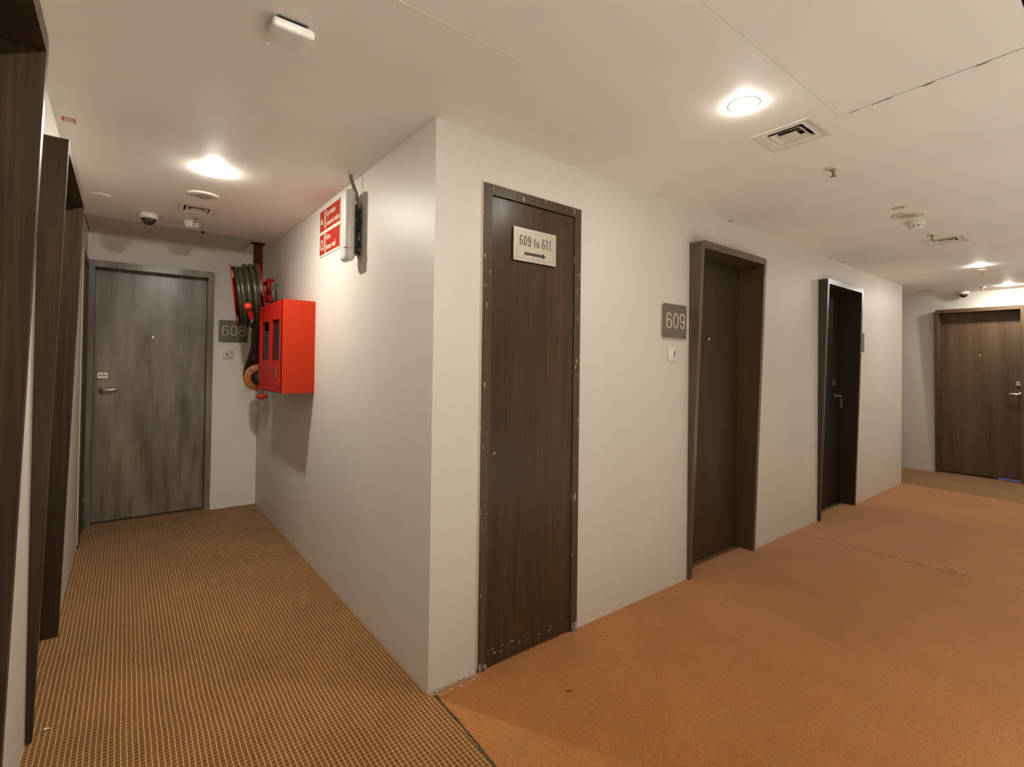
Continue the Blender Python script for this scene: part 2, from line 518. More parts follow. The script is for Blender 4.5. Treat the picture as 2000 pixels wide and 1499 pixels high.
# ceiling, cut for the hatches, vents and pipe
HATCH = (0.12, 1.30, -1.62, -1.0515)
HATCH2 = (XL + 0.006, -0.162, 2.80, 3.41)
VENTS = [(1.300, -0.856), (-0.643, 2.165), (4.108, -0.842), (7.17, -0.045)]
VH = 0.076   # half of the hole in the ceiling behind a vent
PIPE = (-0.112, 2.945)
holes = [HATCH, HATCH2]
holes += [(x - VH, x + VH, y - VH, y + VH) for x, y in VENTS]
def plate(x0, x1, y0, y1, z0, z1, holes):
    mb = MB()
    xs = sorted({x0, x1, *[h[0] for h in holes], *[h[1] for h in holes]})
    ys = sorted({y0, y1, *[h[2] for h in holes], *[h[3] for h in holes]})
    idx = {}
    def vid(x, y, z):
        k = (x, y, z)
        if k not in idx:
            idx[k] = len(mb.v); mb.v.append(k)
        return idx[k]
    def solid(i, j):
        if i < 0 or j < 0 or i >= len(xs) - 1 or j >= len(ys) - 1:
            return False
        cx, cy = (xs[i] + xs[i + 1]) / 2, (ys[j] + ys[j + 1]) / 2
        return not any(h[0] < cx < h[1] and h[2] < cy < h[3] for h in holes)
    def q(*p):
        mb.f.append(tuple(vid(*a) for a in p)); mb.smooth.append(False)
    for i in range(len(xs) - 1):
        for j in range(len(ys) - 1):
            if not solid(i, j):
                continue
            a, b, c, d = xs[i], xs[i + 1], ys[j], ys[j + 1]
            q((a, c, z0), (a, d, z0), (b, d, z0), (b, c, z0))
            q((a, c, z1), (b, c, z1), (b, d, z1), (a, d, z1))
            if not solid(i - 1, j): q((a, c, z0), (a, c, z1), (a, d, z1), (a, d, z0))
            if not solid(i + 1, j): q((b, c, z0), (b, d, z0), (b, d, z1), (b, c, z1))
            if not solid(i, j - 1): q((a, c, z0), (b, c, z0), (b, c, z1), (a, c, z1))
            if not solid(i, j + 1): q((a, d, z0), (a, d, z1), (b, d, z1), (b, d, z0))
    return mb
ceil = structure('ceiling', plate(XL - 0.18, XF + 0.18, YR - 0.2, 3.66, H, H + 0.012, holes), 'ceiling', 'off-white plasterboard ceiling running over both corridors', 'ceiling')
mbv = MB().box((XL - 0.18, YR - 0.2, H + 0.12), (XF + 0.18, 3.66, H + 0.14))
for (a, b, c, d) in ((XL - 0.2, XL - 0.18, YR - 0.2, 3.66), (XF + 0.18, XF + 0.2, YR - 0.2, 3.66), (XL - 0.2, XF + 0.2, YR - 0.2, YR - 0.2), (XL - 0.2, XF + 0.2, 3.66, 3.68)):
    mbv.box((a, c, H), (b, d, H + 0.14))
part('void_cover', mbv, 'black', ceil)
# jointed plaster seams: shallow raised ridges along the tape lines
sm = MB()
sm.box((-0.75, -0.5175, H - 0.0008), (0.02, -0.5145, H))
sm.box((1.277, -1.0535, H - 0.0006), (1.279, -0.80, H))
part('tape_seam', sm, 'hatch_dark', ceil)

part('plaster_edge', MB().prism([(1.2772, -1.0515, H), (1.30, -1.0515, H), (1.30, -1.62, H), (1.2375, -1.62, H)], (0, 0, 0.012)), 'ceiling', ceil)
# big hatch at upper right: panel hung in its opening, with a wide ragged gap on one side
ha = thing('access_hatch', (0.7, -1.33, H), 'large flush ceiling access panel with a ragged dark gap along one side', 'hatch')
part('hatch_panel', MB().prism([(0.135, -1.61, H - 0.0005), (1.2295, -1.61, H - 0.0005), (1.2740, -1.0535, H + 0.0005), (0.135, -1.0530, H)], (0, 0, 0.009)), 'ceiling', ha)
fr = MB()
for t in (0.06, 0.15, 0.17, 0.3, 0.44):
    y = -1.0515 - t * 1.0
    for k in range(3):
        yy = y + random.uniform(-0.02, 0.02)
        xe = 1.2772 + (yy + 1.0515) * 0.0698
        fr.tube([(xe - 0.001, yy, H + 0.002), (xe + random.uniform(-.002, .002), yy + 0.01, H - 0.003), (xe + random.uniform(-.003, .007), yy + random.uniform(0.01, .03), H - 0.002)], 0.0008, 5)
tag(part('paper_shred', fr, 'dark_lint', ha), kind='stuff')
hb = thing('access_hatch', (-0.7, 3.1, H), 'darker ceiling access panel above the hazy grey door', 'hatch')
part('hatch_panel', MB().prism([(XL + 0.012, 2.803, H), (-0.167, 2.803, H), (-0.170, 3.402, H + 0.004), (XL + 0.012, 3.402, H + 0.001)], (0, 0, 0.009)), 'hatch_dark', hb)

# floor and carpets
fl = structure('floor', MB().box((XL - 0.2, YR - 0.2, -0.12), (XF + 0.2, 3.68, -0.008)), 'threshold', 'carpeted floor, ribbed brown at the left and plain rust at the right', 'floor')
def poly_slab(pts, z0, z1):
    return MB().prism([(x, y, z0) for x, y in pts], (0, 0, z1 - z0))
edge = [(0.021, 0.0), (0.0215, -0.03), (0.021, -0.11), (0.0195, -0.205), (0.0150, -0.30), (0.0115, -0.38), (0.007, -0.465), (0.002, -0.62), (-0.004, -1.0), (-0.01, -1.6), (-0.01, YR - 0.2)]
far_edge = [(6.446, 0.14), (6.444, 0.0), (6.42, -0.3), (6.38, -0.7), (6.345, -1.043), (6.29, YO)]
edge = [e for e in edge if e[1] > YO] + [(-0.01, YO)]
part('ribbed_carpet', poly_slab([(XL - 0.17, YO)] + edge[::-1] + [(0.021, 3.64), (XL - 0.17, 3.64)], -0.008, 0.0), 'carpet_pattern', fl, label='brown ribbed loop carpet with gold threads')
part('plain_carpet', poly_slab(edge[1:] + far_edge[::-1] + [(0.0215, 0.14)], -0.008, 0.001), 'carpet_plain', fl, label='plain rust cut pile carpet')
part('ribbed_carpet', poly_slab(far_edge + [(XF + 0.17, YO), (XF + 0.17, 2.6), (6.2, 2.6), (6.2, 0.14)], -0.008, 0.0), 'carpet_pattern', fl, label='brown ribbed loop carpet in front of the far door')
part('lobby_bounce_floor', MB().box((XL - 0.17, YR - 0.1, -0.008), (XF + 0.17, YO, 0.0)), 'stone', fl, label='pale stone floor of the added lobby, bouncing fill light')  # added out of view so its bounce brightens the ceiling
bd = MB()
path = []
for (a, b) in zip(edge[1:8], edge[2:9]):
    for t in range(8):
        f = t / 8
        path.append((a[0] + (b[0] - a[0]) * f + random.uniform(-0.0012, 0.0012), a[1] + (b[1] - a[1]) * f, 0.0015 + random.uniform(-0.001, 0.001)))
bd.tube(path, [random.uniform(0.003, 0.0052) for _ in path], 7)
part('carpet_binding', bd, 'binding', fl, label='frayed dark stitched edge between the two carpets')
# seam across the plain carpet
sd = MB()
pts = []
for i in range(60):
    y = -0.06 - i * 0.027
    pts.append((3.424 + 0.006 * math.sin(i * 0.35) + random.uniform(-0.002, 0.002), y, 0.0012))
for i in range(len(pts) - 1):
    if random.random() < 0.86:
        w = random.uniform(0.002, 0.0055)
        a, b = pts[i], pts[i + 1]
        sd.add([(a[0] - w, a[1], 0.0014), (a[0] + w, a[1], 0.0014), (b[0] + w, b[1], 0.0014), (b[0] - w, b[1], 0.0014)], [(0, 1, 2, 3)])
part('carpet_seam', sd, 'dark_lint', fl, label='thin dark joint line in the rust carpet')
fy = MB()
for i in range(60):
    x = random.uniform(0.02, 0.235); y = -0.004 - random.random() ** 2 * 0.035
    p = Vector((x, y, 0.002)); q = [p]
    d = random.uniform(0, 6.28)
    for k in range(4):
        d += random.uniform(-0.9, 0.9)
        p = p + Vector((math.cos(d) * 0.007, math.sin(d) * 0.005, random.uniform(-0.001, 0.002)))
        p.z = max(0.0015, p.z); p.y = min(p.y, -0.002)
        q.append(p.copy())
    fy.tube(q, random.uniform(0.0007, 0.0016), 5)
tag(part('frayed_yarn', fy, 'lint', fl, label='pale frayed carpet yarn at the foot of the corner'), kind='stuff')
fy = MB()
for (x0, x1) in ((0.243, 0.292), (0.822, 0.858)):
    for i in range(9):
        x = random.uniform(x0, x1)
        fy.tube([(x, -0.012, 0.001), (x + random.uniform(-.003, .003), -0.012, 0.015), (x + random.uniform(-.005, .005), -0.0125, random.uniform(0.02, 0.05))], 0.0011, 5)
tag(part('frayed_yarn', fy, 'lint', fl), kind='stuff')

# ------------------------------------------------------------------ doors
def frame_mesh(w, u0, u1, jw, zt, zi, pt, pb, depth, r=0.026):
    """door frame whose face leans out of the wall from pb at the floor to pt at the head"""
    P = lambda z: pb + (pt - pb) * z / zt
    outer = [(u0, 0.0)]
    for k in range(7):
        a = math.pi - k * math.pi / 12
        outer.append((u0 + r + r * math.cos(a), zt - r + r * math.sin(a)))
    for k in range(7):
        a = math.pi / 2 - k * math.pi / 12
        outer.append((u1 - r + r * math.cos(a), zt - r + r * math.sin(a)))
    outer.append((u1, 0.0))
    inner = [(u0 + jw, 0.0)] + [(u0 + jw, zi)] * 7 + [(u1 - jw, zi)] * 7 + [(u1 - jw, 0.0)]
    n = len(outer)
    vs = []
    for (u, z) in outer: vs.append(w(u, z, P(z)))
    for (u, z) in inner: vs.append(w(u, z, P(z)))
    for (u, z) in outer: vs.append(w(u, z, -depth))
    for (u, z) in inner: vs.append(w(u, z, -depth))
    fs = []
    for i in range(n - 1):
        fs += [(i, i + 1, n + i + 1, n + i), (2 * n + i + 1, 2 * n + i, 3 * n + i, 3 * n + i + 1),
               (i + 1, i, 2 * n + i, 2 * n + i + 1), (n + i, n + i + 1, 3 * n + i + 1, 3 * n + i)]
    fs += [(0, n, 3 * n, 2 * n), (n - 1, 3 * n - 1, 4 * n - 1, 2 * n - 1)]
    mb = MB().add(vs, fs)
    bm = bmesh.new()
    bv = [bm.verts.new(v) for v in mb.v]
    for f in mb.f:
        try: bm.faces.new([bv[i] for i in f])
        except ValueError: pass
    bmesh.ops.remove_doubles(bm, verts=bm.verts, dist=1e-5)
    bmesh.ops.dissolve_degenerate(bm, edges=bm.edges, dist=1e-6)
    return MB().frombm(bm)

def lever(w, u, z, n, direction, parent, mat='chrome', length=0.105):
    h = MB()
    h.lathe([(0.0265, 0), (0.0265, 0.006), (0.022, 0.010), (0.012, 0.012), (0.011, 0.045), (0.013, 0.05)], w(u, z, n), w.n, 20)
    d = direction
    h.tube([w(u - d * 0.008, z, n + 0.047), w(u + d * 0.015, z + 0.001, n + 0.052), w(u + d * 0.05, z + 0.005, n + 0.052), w(u + d * 0.085, z + 0.007, n + 0.049), w(u + d * length, z + 0.006, n + 0.046)], [0.012, 0.012, 0.0095, 0.008, 0.006], 12)
    return part('door_handle', h, mat, parent, label='satin silver lever handle')

def card_lock(w, u, z, n, parent, mat='chrome'):
    c = MB()
    def rr(hw, hh, r, n0, n1):
        pts = []
        for (cx, cz, a0) in ((hw - r, hh - r, 0), (-hw + r, hh - r, 90), (-hw + r, -hh + r, 180), (hw - r, -hh + r, 270)):
            for k in range(5):
                a = math.radians(a0 + k * 22.5)
                pts.append(w(u + cx + r * math.cos(a), z + cz + r * math.sin(a), n0))
        c.prism(pts, w.n * (n1 - n0))
    rr(0.036, 0.027, 0.010, n + 0.0075, n + 0.014)
    o = part('card_lock', c, mat, parent, label='silver key card lock with a dark slot')
    c = MB()
    rr(0.040, 0.031, 0.012, n, n + 0.0075)
    w.box(c, u - 0.028, u + 0.028, z - 0.005, z + 0.001, n + 0.0135, n + 0.0148)
    c.lathe([(0.004, 0), (0.004, 0.0008)], w(u + 0.002, z + 0.014, n + 0.014), w.n, 10)
    part('lock_surround', c, 'rubber', parent)
    return o

def wedge_door(name, w, u0, u1, pt, pb, leaf_mat, frame_mat, label, jw=0.035, zi=2.136, leaf_n=-0.115, gap=0.012, handle=None, hdir=1, lock_z=1.238, hand_z=1.113, lock_u=None, peep=True, metal='chrome', left_jw=None):
    mid = (u0 + u1) / 2
    d = thing(name, w(mid, 0.0, 0.0), label, 'door', None, 'structure')
    part('door_frame', frame_mesh(w, u0, u1, jw, DZ, zi, pt, pb, 0.17), frame_mat, d, label='door frame that juts out further at the top than at the floor')
    lf = MB()
    w.box(lf, u0 + jw + 0.002, u1 - jw - 0.002, gap, zi - 0.002, leaf_n, leaf_n - 0.042)
    leaf = part('door_leaf', lf, leaf_mat, d)
    if peep:
        p = MB().lathe([(0.010, 0), (0.010, 0.003), (0.007, 0.004), (0.004, 0.003)], w(mid, 1.573, leaf_n), w.n, 14)
        part('peephole', p, 'chrome', leaf)
    if handle is not None:
        lever(w, handle, hand_z, leaf_n, hdir, leaf, metal)
        card_lock(w, handle if lock_u is None else lock_u, lock_z, leaf_n, leaf, metal)
    ts = MB()
    w.box(ts, u0 + jw, u1 - jw, 0.0, 0.006, leaf_n + 0.03, leaf_n - 0.05)
    part('threshold_strip', ts, 'threshold', d)
    bk = MB()
    w.box(bk, u0, u1, 0.0, DZ, -0.165, -0.18)
    part('backing', bk, 'black', d)
    return d

d608 = wedge_door('door_1', WK, *D608, 0.045, 0.010, 'wood_608', 'wood_608', 'hazy grey-streaked door with lever handle at the end of the short corridor', jw=0.046, zi=2.128, leaf_n=-0.086, gap=0.014, handle=-1.157, hdir=1)
d609 = wedge_door('door_2', WB, *D609, 0.088, 0.014, 'wood', 'wood_frame', 'dark recessed door to the right of the 609 plate', handle=1.975, hdir=1)
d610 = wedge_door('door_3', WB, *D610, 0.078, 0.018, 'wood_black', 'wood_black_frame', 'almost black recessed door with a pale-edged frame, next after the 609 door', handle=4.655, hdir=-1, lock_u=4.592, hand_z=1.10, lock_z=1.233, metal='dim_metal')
d611 = wedge_door('door_4', WF, *D611, 0.085, 0.014, 'wood_611', 'wood_611', 'lit warm brown door at the far end, silver lever at its right', leaf_n=-0.08, gap=0.019, handle=-0.862, hdir=1, lock_z=1.222, hand_z=1.086)
dl1 = wedge_door('door_5', WL, *L1, 0.090, 0.026, 'wood', 'wood', 'tall dark door frame cut off by the left edge, nearest to the viewer', peep=False)
dl2 = wedge_door('door_6', WL, *L2, 0.080, 0.018, 'wood', 'wood', 'second tall dark door frame from the left edge, in the left wall', peep=False)

# light leaking in under the far door
g = MB()
WF.box(g, -0.878, -0.66, 0.010, 0.0160, -0.118, -0.120)
part('daylight_gap', g, 'daylight', d611, label='bluish daylight leaking under the door')

def service_door(name, w, u0, u1, zt, label, chip_mat, leaf_mat, jw=0.045, proud=0.010, keyhole=None, leaf_proud=0.0):
    mid = (u0 + u1) / 2
    d = thing(name, w(mid, 0, 0), label, 'door', None, 'structure')
    f = MB()
    w.box(f, u0, u0 + jw, 0.0, zt, proud, -0.06)
    w.box(f, u1 - jw, u1, 0.0, zt, proud, -0.06)
    w.box(f, u0 + jw, u1 - jw, zt - 0.046, zt, proud, -0.06)
    part('door_frame', f, chip_mat, d, label='narrow frame with chipped edges')
    l = MB()
    w.box(l, u0 + jw + 0.004, u1 - jw - 0.003, 0.014, zt - 0.046 - 0.006, leaf_proud + 0.004, -0.03)
    leaf = part('door_leaf', l, leaf_mat, d)
    if keyhole:
        k = MB().lathe([(0.007, 0), (0.007, 0.002), (0.004, 0.002), (0.0035, 0.0005)], w(keyhole[0], keyhole[1], leaf_proud + 0.004), w.n, 14)
        part('keyhole', k, 'plate_edge', leaf)
    s = MB()
    w.box(s, u0 - 0.006, u0, 0.02, zt + 0.007, 0.006, 0)
    w.box(s, u1, u1 + 0.006, 0.02, zt + 0.007, 0.006, 0)
    w.box(s, u0, u1, zt, zt + 0.007, 0.006, 0)
    part('sealant_bead', s, 'putty', d)
    b = MB()
    w.box(b, u0, u1, 0, zt, -0.065, -0.08)
    part('backing', b, 'black', d)
    return d
ds = service_door('door_7', WB, *SVC, DZ, 'narrow flush brown service door carrying the direction sign', 'wood_chip', 'wood_service', keyhole=(0.318, 0.965))
dk = service_door('door_8', WL, *LSV, 2.17, 'flush brown panel door in the left wall beside the hazy grey door', 'wood_chip', 'wood', proud=0.012)

# privacy tag on the handle of the dark door
tg = MB()
WB.box(tg, 4.640, 4.690, 0.985, 1.075, -0.062, -0.0605)
tag(part('door_tag', tg, 'dim_metal'), 'small grey card hanging from the lever of the almost black door', 'tag')

# ------------------------------------------------------------------ lettering
def text_mb(mb, w, s, u0, u1, z0, z1, n, squeeze=True, bold=0.0, flip=1):
    cu = bpy.data.curves.new('lettering', 'FONT')
    cu.body = s
    cu.offset = bold
    ob = bpy.data.objects.new('lettering', cu)
    COL.objects.link(ob)
    dg = bpy.context.evaluated_depsgraph_get()
    me = ob.evaluated_get(dg).to_mesh()
    vs = [v.co.copy() for v in me.vertices]
    fs = [tuple(p.vertices) for p in me.polygons]
    bpy.data.objects.remove(ob); bpy.data.curves.remove(cu)
    x0 = min(v.x for v in vs); x1 = max(v.x for v in vs); y0 = min(v.y for v in vs); y1 = max(v.y for v in vs)
    mb.add([w(u0 + (v.x - x0) / (x1 - x0) * (u1 - u0), z0 + (v.y - y0) / (y1 - y0) * (z1 - z0), n) for v in vs], fs)

def ribbon(mb, w, pts, wmax, wmin, n, closed=False, n0=None):
    """broad-pen stroke: upright runs thick, level runs thin"""
    m = len(pts)
    L, R = [], []
    for i, (u, z) in enumerate(pts):
        a = pts[(i - 1) % m] if (closed or i > 0) else pts[i]
        b = pts[(i + 1) % m] if (closed or i < m - 1) else pts[i]
        t = Vector((b[0] - a[0], b[1] - a[1])).normalized()
        hw = (wmin + (wmax - wmin) * abs(t.y)) / 2
        L.append(w(u - t.y * hw, z + t.x * hw, n)); R.append(w(u + t.y * hw, z - t.x * hw, n))
    vs = L + R
    rng = range(m if closed else m - 1)
    fs = [(i, (i + 1) % m, m + (i + 1) % m, m + i) for i in rng]
    mb.add(vs, fs)

def arc(cx, cz, rx, rz, a0, a1, k=18):
    return [(cx + rx * math.cos(math.radians(a0 + (a1 - a0) * i / k)), cz + rz * math.sin(math.radians(a0 + (a1 - a0) * i / k))) for i in range(k + 1)]

def serif_string(mb, w, s, u0, u1, z0, h, n):
    adv = {'6': 0.60, '0': 0.60, '9': 0.60, '1': 0.48, 't': 0.42, 'o': 0.56, ' ': 0.30, '.': 0.24}
    total = sum(adv[c] for c in s)
    k = (u1 - u0) / total
    x = u0
    T, t = 0.115 * h, 0.032 * h
    for c in s:
        a = adv[c] * k
        cx = x + a / 2
        rw = a * 0.40
        if c == '0':
            ribbon(mb, w, arc(cx, z0 + h / 2, rw - T / 2, h / 2 - t / 2, 0, 340, 24) , T, t, n)
            ribbon(mb, w, arc(cx, z0 + h / 2, rw - T / 2, h / 2 - t / 2, 335, 365, 4), T, t, n)
        elif c == 'o':
            ribbon(mb, w, arc(cx, z0 + h * 0.32, rw - T / 2, h * 0.32 - t / 2, 0, 360, 24), T, t, n)
        elif c == '6':
            ribbon(mb, w, arc(cx, z0 + h * 0.30, rw - T / 2, h * 0.30 - t / 2, 0, 360, 24), T, t, n)
            ribbon(mb, w, arc(cx, z0 + h * 0.5, rw - T / 2, h * 0.5 - t / 2, 40, 190, 18), T, t, n)
            mb.lathe([(T * 0.45, 0), (T * 0.45, 0.0001)], w(cx + rw * 0.62, z0 + h * 0.84, n), w.n, 10)
        elif c == '9':
            ribbon(mb, w, arc(cx, z0 + h * 0.70, rw - T / 2, h * 0.30 - t / 2, 0, 360, 24), T, t, n)
            ribbon(mb, w, arc(cx, z0 + h * 0.5, rw - T / 2, h * 0.5 - t / 2, 220, 370, 18), T, t, n)
            mb.lathe([(T * 0.45, 0), (T * 0.45, 0.0001)], w(cx - rw * 0.62, z0 + h * 0.16, n), w.n, 10)
        elif c == '1':
            ribbon(mb, w, [(cx, z0), (cx, z0 + h * 0.5), (cx, z0 + h)], T, t, n)
            ribbon(mb, w, [(cx - rw, z0 + t / 2), (cx + rw, z0 + t / 2)], T, t, n)
            ribbon(mb, w, [(cx - rw * 0.9, z0 + h * 0.82), (cx, z0 + h * 0.985)], T * 0.5, t, n)
        elif c == 't':
            ribbon(mb, w, [(cx - 0.1 * rw, z0 + h * 0.86), (cx - 0.1 * rw, z0 + h * 0.4), (cx - 0.08 * rw, z0 + h * 0.14), (cx + rw * 0.3, z0 + 0.02 * h), (cx + rw * 0.9, z0 + 0.1 * h)], T, t, n)
            ribbon(mb, w, [(cx - rw, z0 + h * 0.62), (cx + rw, z0 + h * 0.62)], T, t * 1.3, n)
        elif c == '.':
            mb.lathe([(T * 0.42, 0), (T * 0.42, 0.0001)], w(cx, z0 + h * 0.05, n), w.n, 10)
        x += a

def sans_digit(mb, w, c, cx, z0, dw, h, th, n):
    """thin stencil numeral with small bridges"""
    r = dw / 2 - th / 2
    def ring(cz, rz, gaps):
        a = 0
        for (g0, g1) in gaps:
            ribbon(mb, w, arc(cx, cz, r, rz, g0, g1, 16), th, th, n)
    if c == '0':
        ring(z0 + h / 2, h / 2 - th / 2, [(-84, 84), (96, 264)])
    elif c == '6':
        ring(z0 + h * 0.31, h * 0.31 - th / 2, [(-84, 84), (96, 264)])
        ribbon(mb, w, arc(cx, z0 + h * 0.5, r, h * 0.5 - th / 2, 96, 185, 14), th, th, n)
        ribbon(mb, w, arc(cx, z0 + h * 0.5, r, h * 0.5 - th / 2, 35, 86, 8), th, th, n)
    elif c == '9':
        ring(z0 + h * 0.69, h * 0.31 - th / 2, [(-84, 84), (96, 264)])
        ribbon(mb, w, arc(cx, z0 + h * 0.5, r, h * 0.5 - th / 2, 276, 365, 14), th, th, n)
        ribbon(mb, w, arc(cx, z0 + h * 0.5, r, h * 0.5 - th / 2, 215, 266, 8), th, th, n)
    elif c == '8':
        ring(z0 + h * 0.27, h * 0.27 - th / 2, [(-84, 84), (96, 264)])
        ring(z0 + h * 0.76, h * 0.24 - th / 2, [(-84, 84), (96, 264)])

# direction sign on the service door
s = thing('direction_sign', (0.54, -0.004, 1.937), 'silver sign with dark numbers and an arrow on the narrow service door', 'sign')
u0, u1, z0, z1 = 0.407, 0.674, 1.859, 2.015
p = MB(); WB.box(p, u0, u1, z0, z1, 0.005, 0.015)
part('sign_plate', p, 'sign_plate', s)
p = MB(); WB.box(p, u0 - 0.003, u1 - 0.004, z0 - 0.004, z1 - 0.006, 0.004, 0.0098)
part('backing_foam', p, 'black', s)
p = MB()
nn = 0.0153
lw = 0.0011
a0, a1, b0, b1 = u0 + 0.020, u1 - 0.017, z0 + 0.015, z1 - 0.017
for (p0, p1) in (((a0 + .01, b0), (a1 - .01, b0)), ((a0 + .01, b1), (a1 - .01, b1)), ((a0, b0 + .01), (a0, b1 - .01)), ((a1, b0 + .01), (a1, b1 - .01))):
    ribbon(p, WB, [p0, p1], lw, lw, nn)
for (cx, cz, sa) in ((a0, b0, 0), (a1, b0, 90), (a1, b1, 180), (a0, b1, 270)):
    ribbon(p, WB, arc(cx, cz, 0.010, 0.010, sa, sa + 90, 8), lw, lw, nn)
    ribbon(p, WB, arc(cx, cz, 0.0045, 0.0045, sa, sa + 90, 6), lw * 1.5, lw * 1.5, nn)
part('border_line', p, 'plate', s)
p = MB()
serif_string(p, WB, '.609 to 611.', u0 + 0.0225, u1 - 0.020, 1.9325, 0.049, nn)
part('lettering', p, 'ink', s)
p = MB()
pts = [(0.472, 1.9035), (0.585, 1.9035), (0.585, 1.912), (0.6065, 1.8965), (0.585, 1.881), (0.585, 1.8895), (0.472, 1.8895)]
p.prism([WB(u, z, nn) for u, z in pts], WB.n * 0.0002)
part('arrow', p, 'ink', s)

def number_plate(w, u0, u1, z0, z1, digits, label):
    t = thing('room_number_plate', w((u0 + u1) / 2, (z0 + z1) / 2, 0), label, 'sign', 'grey metal room number plates')
    b = MB(); w.box(b, u0 - 0.004, u1 - 0.03, z0 + 0.012, z1 - 0.008, 0.0, 0.012)
    part('back_plate', b, 'plate_edge', t)
    b = MB(); w.box(b, u0, u1, z0, z1, 0.013, 0.0165)
    part('face_plate', b, 'plate', t)
    if digits:
        d = MB()
        dw = 0.057
        cx0 = u0 + 0.0245 + dw / 2
        for i, c in enumerate(digits):
            sans_digit(d, w, c, cx0 + i * 0.0695, z0 + 0.058, dw, 0.100, 0.0085, 0.0168)
        part('numerals', d, 'digit', t)
    return t
number_plate(WK, -0.331, -0.094, 1.551, 1.753, '608', 'grey room number plate 608 partly behind the hose reel')
number_plate(WB, 1.575, 1.813, 1.549, 1.757, '609', 'grey room number plate 609 on the long wall')
number_plate(WB, 4.825, 5.054, 1.549, 1.749, '', 'grey plate peeping out behind the frame of the almost black door')

def bell_switch(w, u0, u1, z0, z1, label, slot_u, tall):
    t = thing('wall_switch', w((u0 + u1) / 2, (z0 + z1) / 2, 0), label, 'switch')
    b = MB().rbox(w(u0, z0, 0.0), w(u1, z1, 0.010), 0.003, 2)
    part('switch_plate', b, 'cream', t)
    m = (u0 + u1) / 2
    b = MB().rbox(w(m - 0.024, z0 + 0.022, 0.009), w(m + 0.026, z1 - 0.020, 0.0125), 0.0012, 2)
    part('rocker', b, 'white', t)
    b = MB(); w.box(b, slot_u - 0.0055, slot_u + 0.0055, z0 + 0.028, z1 - 0.028, 0.0118, 0.0130)
    part('indicator', b, 'rubber', t)
    return t
bell_switch(WK, -0.296, -0.208, 1.391, 1.478, 'small white switch under the 608 plate', -0.262, False)
bell_switch(WB, 1.639, 1.727, 1.404, 1.497, 'white switch with a tall dark slot below the 609 plate', 1.692, True)

# ------------------------------------------------------------------ fire signs on the inner wall
s = thing('fire_sign', (0, 1.36, 2.21), 'red and cream fire equipment sign high on the wall, partly behind the white box', 'sign')
SA0, SA1 = 1.551, 1.160       # far end (left in view), near end
p = MB(); WA.box(p, SA0, SA1, 2.060, 2.368, 0.0, 0.004)
part('sign_board', p, 'sign_white', s)
def sign_half(zb, zt, lines, icon):
    p = MB()
    WA.box(p, SA0 - 0.002, 1.438, zb, zt, 0.004, 0.0046)
    WA.box(p, 1.428, SA1 + 0.004, zb, zt, 0.004, 0.0046)
    part('red_panel', p, 'sign_red', s)
    q = MB()
    k = (zt - zb)
    # the inner wall is seen with its far end at the left, so text runs from high y to low y
    WT = Wall((0, 0), (0, -1), (-1, 0))
    for (txt, f0, f1, ue) in lines:
        text_mb(q, WT, txt, -1.412, -ue, zb + k * f0, zb + k * f1, 0.0052, bold=0.02)
    # flames: a stack of slanted tongues beside the white line
    for i in range(4):
        zc = zb + k * (0.08 + 0.21 * i)
        fm = MB().prism([WT(-1.4405, zc, 0.0048), WT(-1.449, zc + 0.003, 0.0048), WT(-1.463, zc + 0.024, 0.0048), WT(-1.459, zc + 0.044, 0.0048), WT(-1.451, zc + 0.022, 0.0048), WT(-1.4405, zc + 0.014, 0.0048)], WT.n * 0.0003)
        part('flame_print', fm, 'sign_white', s)
    if icon == 'valve':
        part('valve_print', MB().prism([WT(-1.534, zb + k * .35, 0.0048), WT(-1.490, zb + k * .35, 0.0048), WT(-1.495, zb + k * .5, 0.0048), WT(-1.507, zb + k * .64, 0.0048), WT(-1.526, zb + k * .58, 0.0048)], WT.n * 0.0003), 'sign_white', s)
    tag(part('white_print', q, 'sign_white', s), kind='stuff')
    if icon == 'reel':
        q = MB()
        ribbon(q, WT, arc(-1.510, zb + k * .5, 0.022, 0.030, 0, 360, 20), 0.009, 0.009, 0.0048)
        ribbon(q, WT, [(-1.492, zb + k * .36), (-1.486, zb + k * .2)], 0.006, 0.006, 0.0048)
        part('faded_print', q, 'sticker_white', s)
sign_half(2.2255, 2.360, [('Sprinkler', 0.52, 0.86, 1.235), ('control valve', 0.14, 0.40, 1.170)], 'valve')
sign_half(2.0735, 2.2045, [('Fire', 0.60, 0.88, 1.335), ('hose reel', 0.14, 0.42, 1.235)], 'reel')

# white casing on a bracket next to the sign
b = thing('wall_box', (-0.05, 0.85, 2.1), 'tall white rounded casing on a bracket with dark wires behind it, beside the fire sign', 'box')
part('casing', MB().rbox((-0.094, 0.800, 1.918), (-0.036, 0.905, 2.308), 0.026, 5), 'white_box', b)
p = MB(); p.box((-0.0955, 0.83, 1.985), (-0.0350, 0.7995, 1.9862))
part('casing_seam', p, 'conduit', b)
p = MB()
for i in range(16):
    zz = 2.05 + i * 0.011 + (0.03 if i > 7 else 0)
    xx = -0.058 + random.uniform(-0.004, 0.004)
    p.box((xx, 0.7992, zz), (xx + random.uniform(0.003, 0.007), 0.8002, zz + 0.003))
tag(part('faded_print', p, 'plate_edge', b), kind='stuff')
p = MB(); p.rbox((-0.036, 0.815, 1.960), (-0.006, 0.89, 2.235), 0.006, 2)
part('bracket', p, 'rubber', b)
p = MB(); p.box((-0.0365, 0.8135, 2.135), (-0.006, 0.8145, 2.150))
part('bracket_clip', p, 'steel', b)
p = MB()
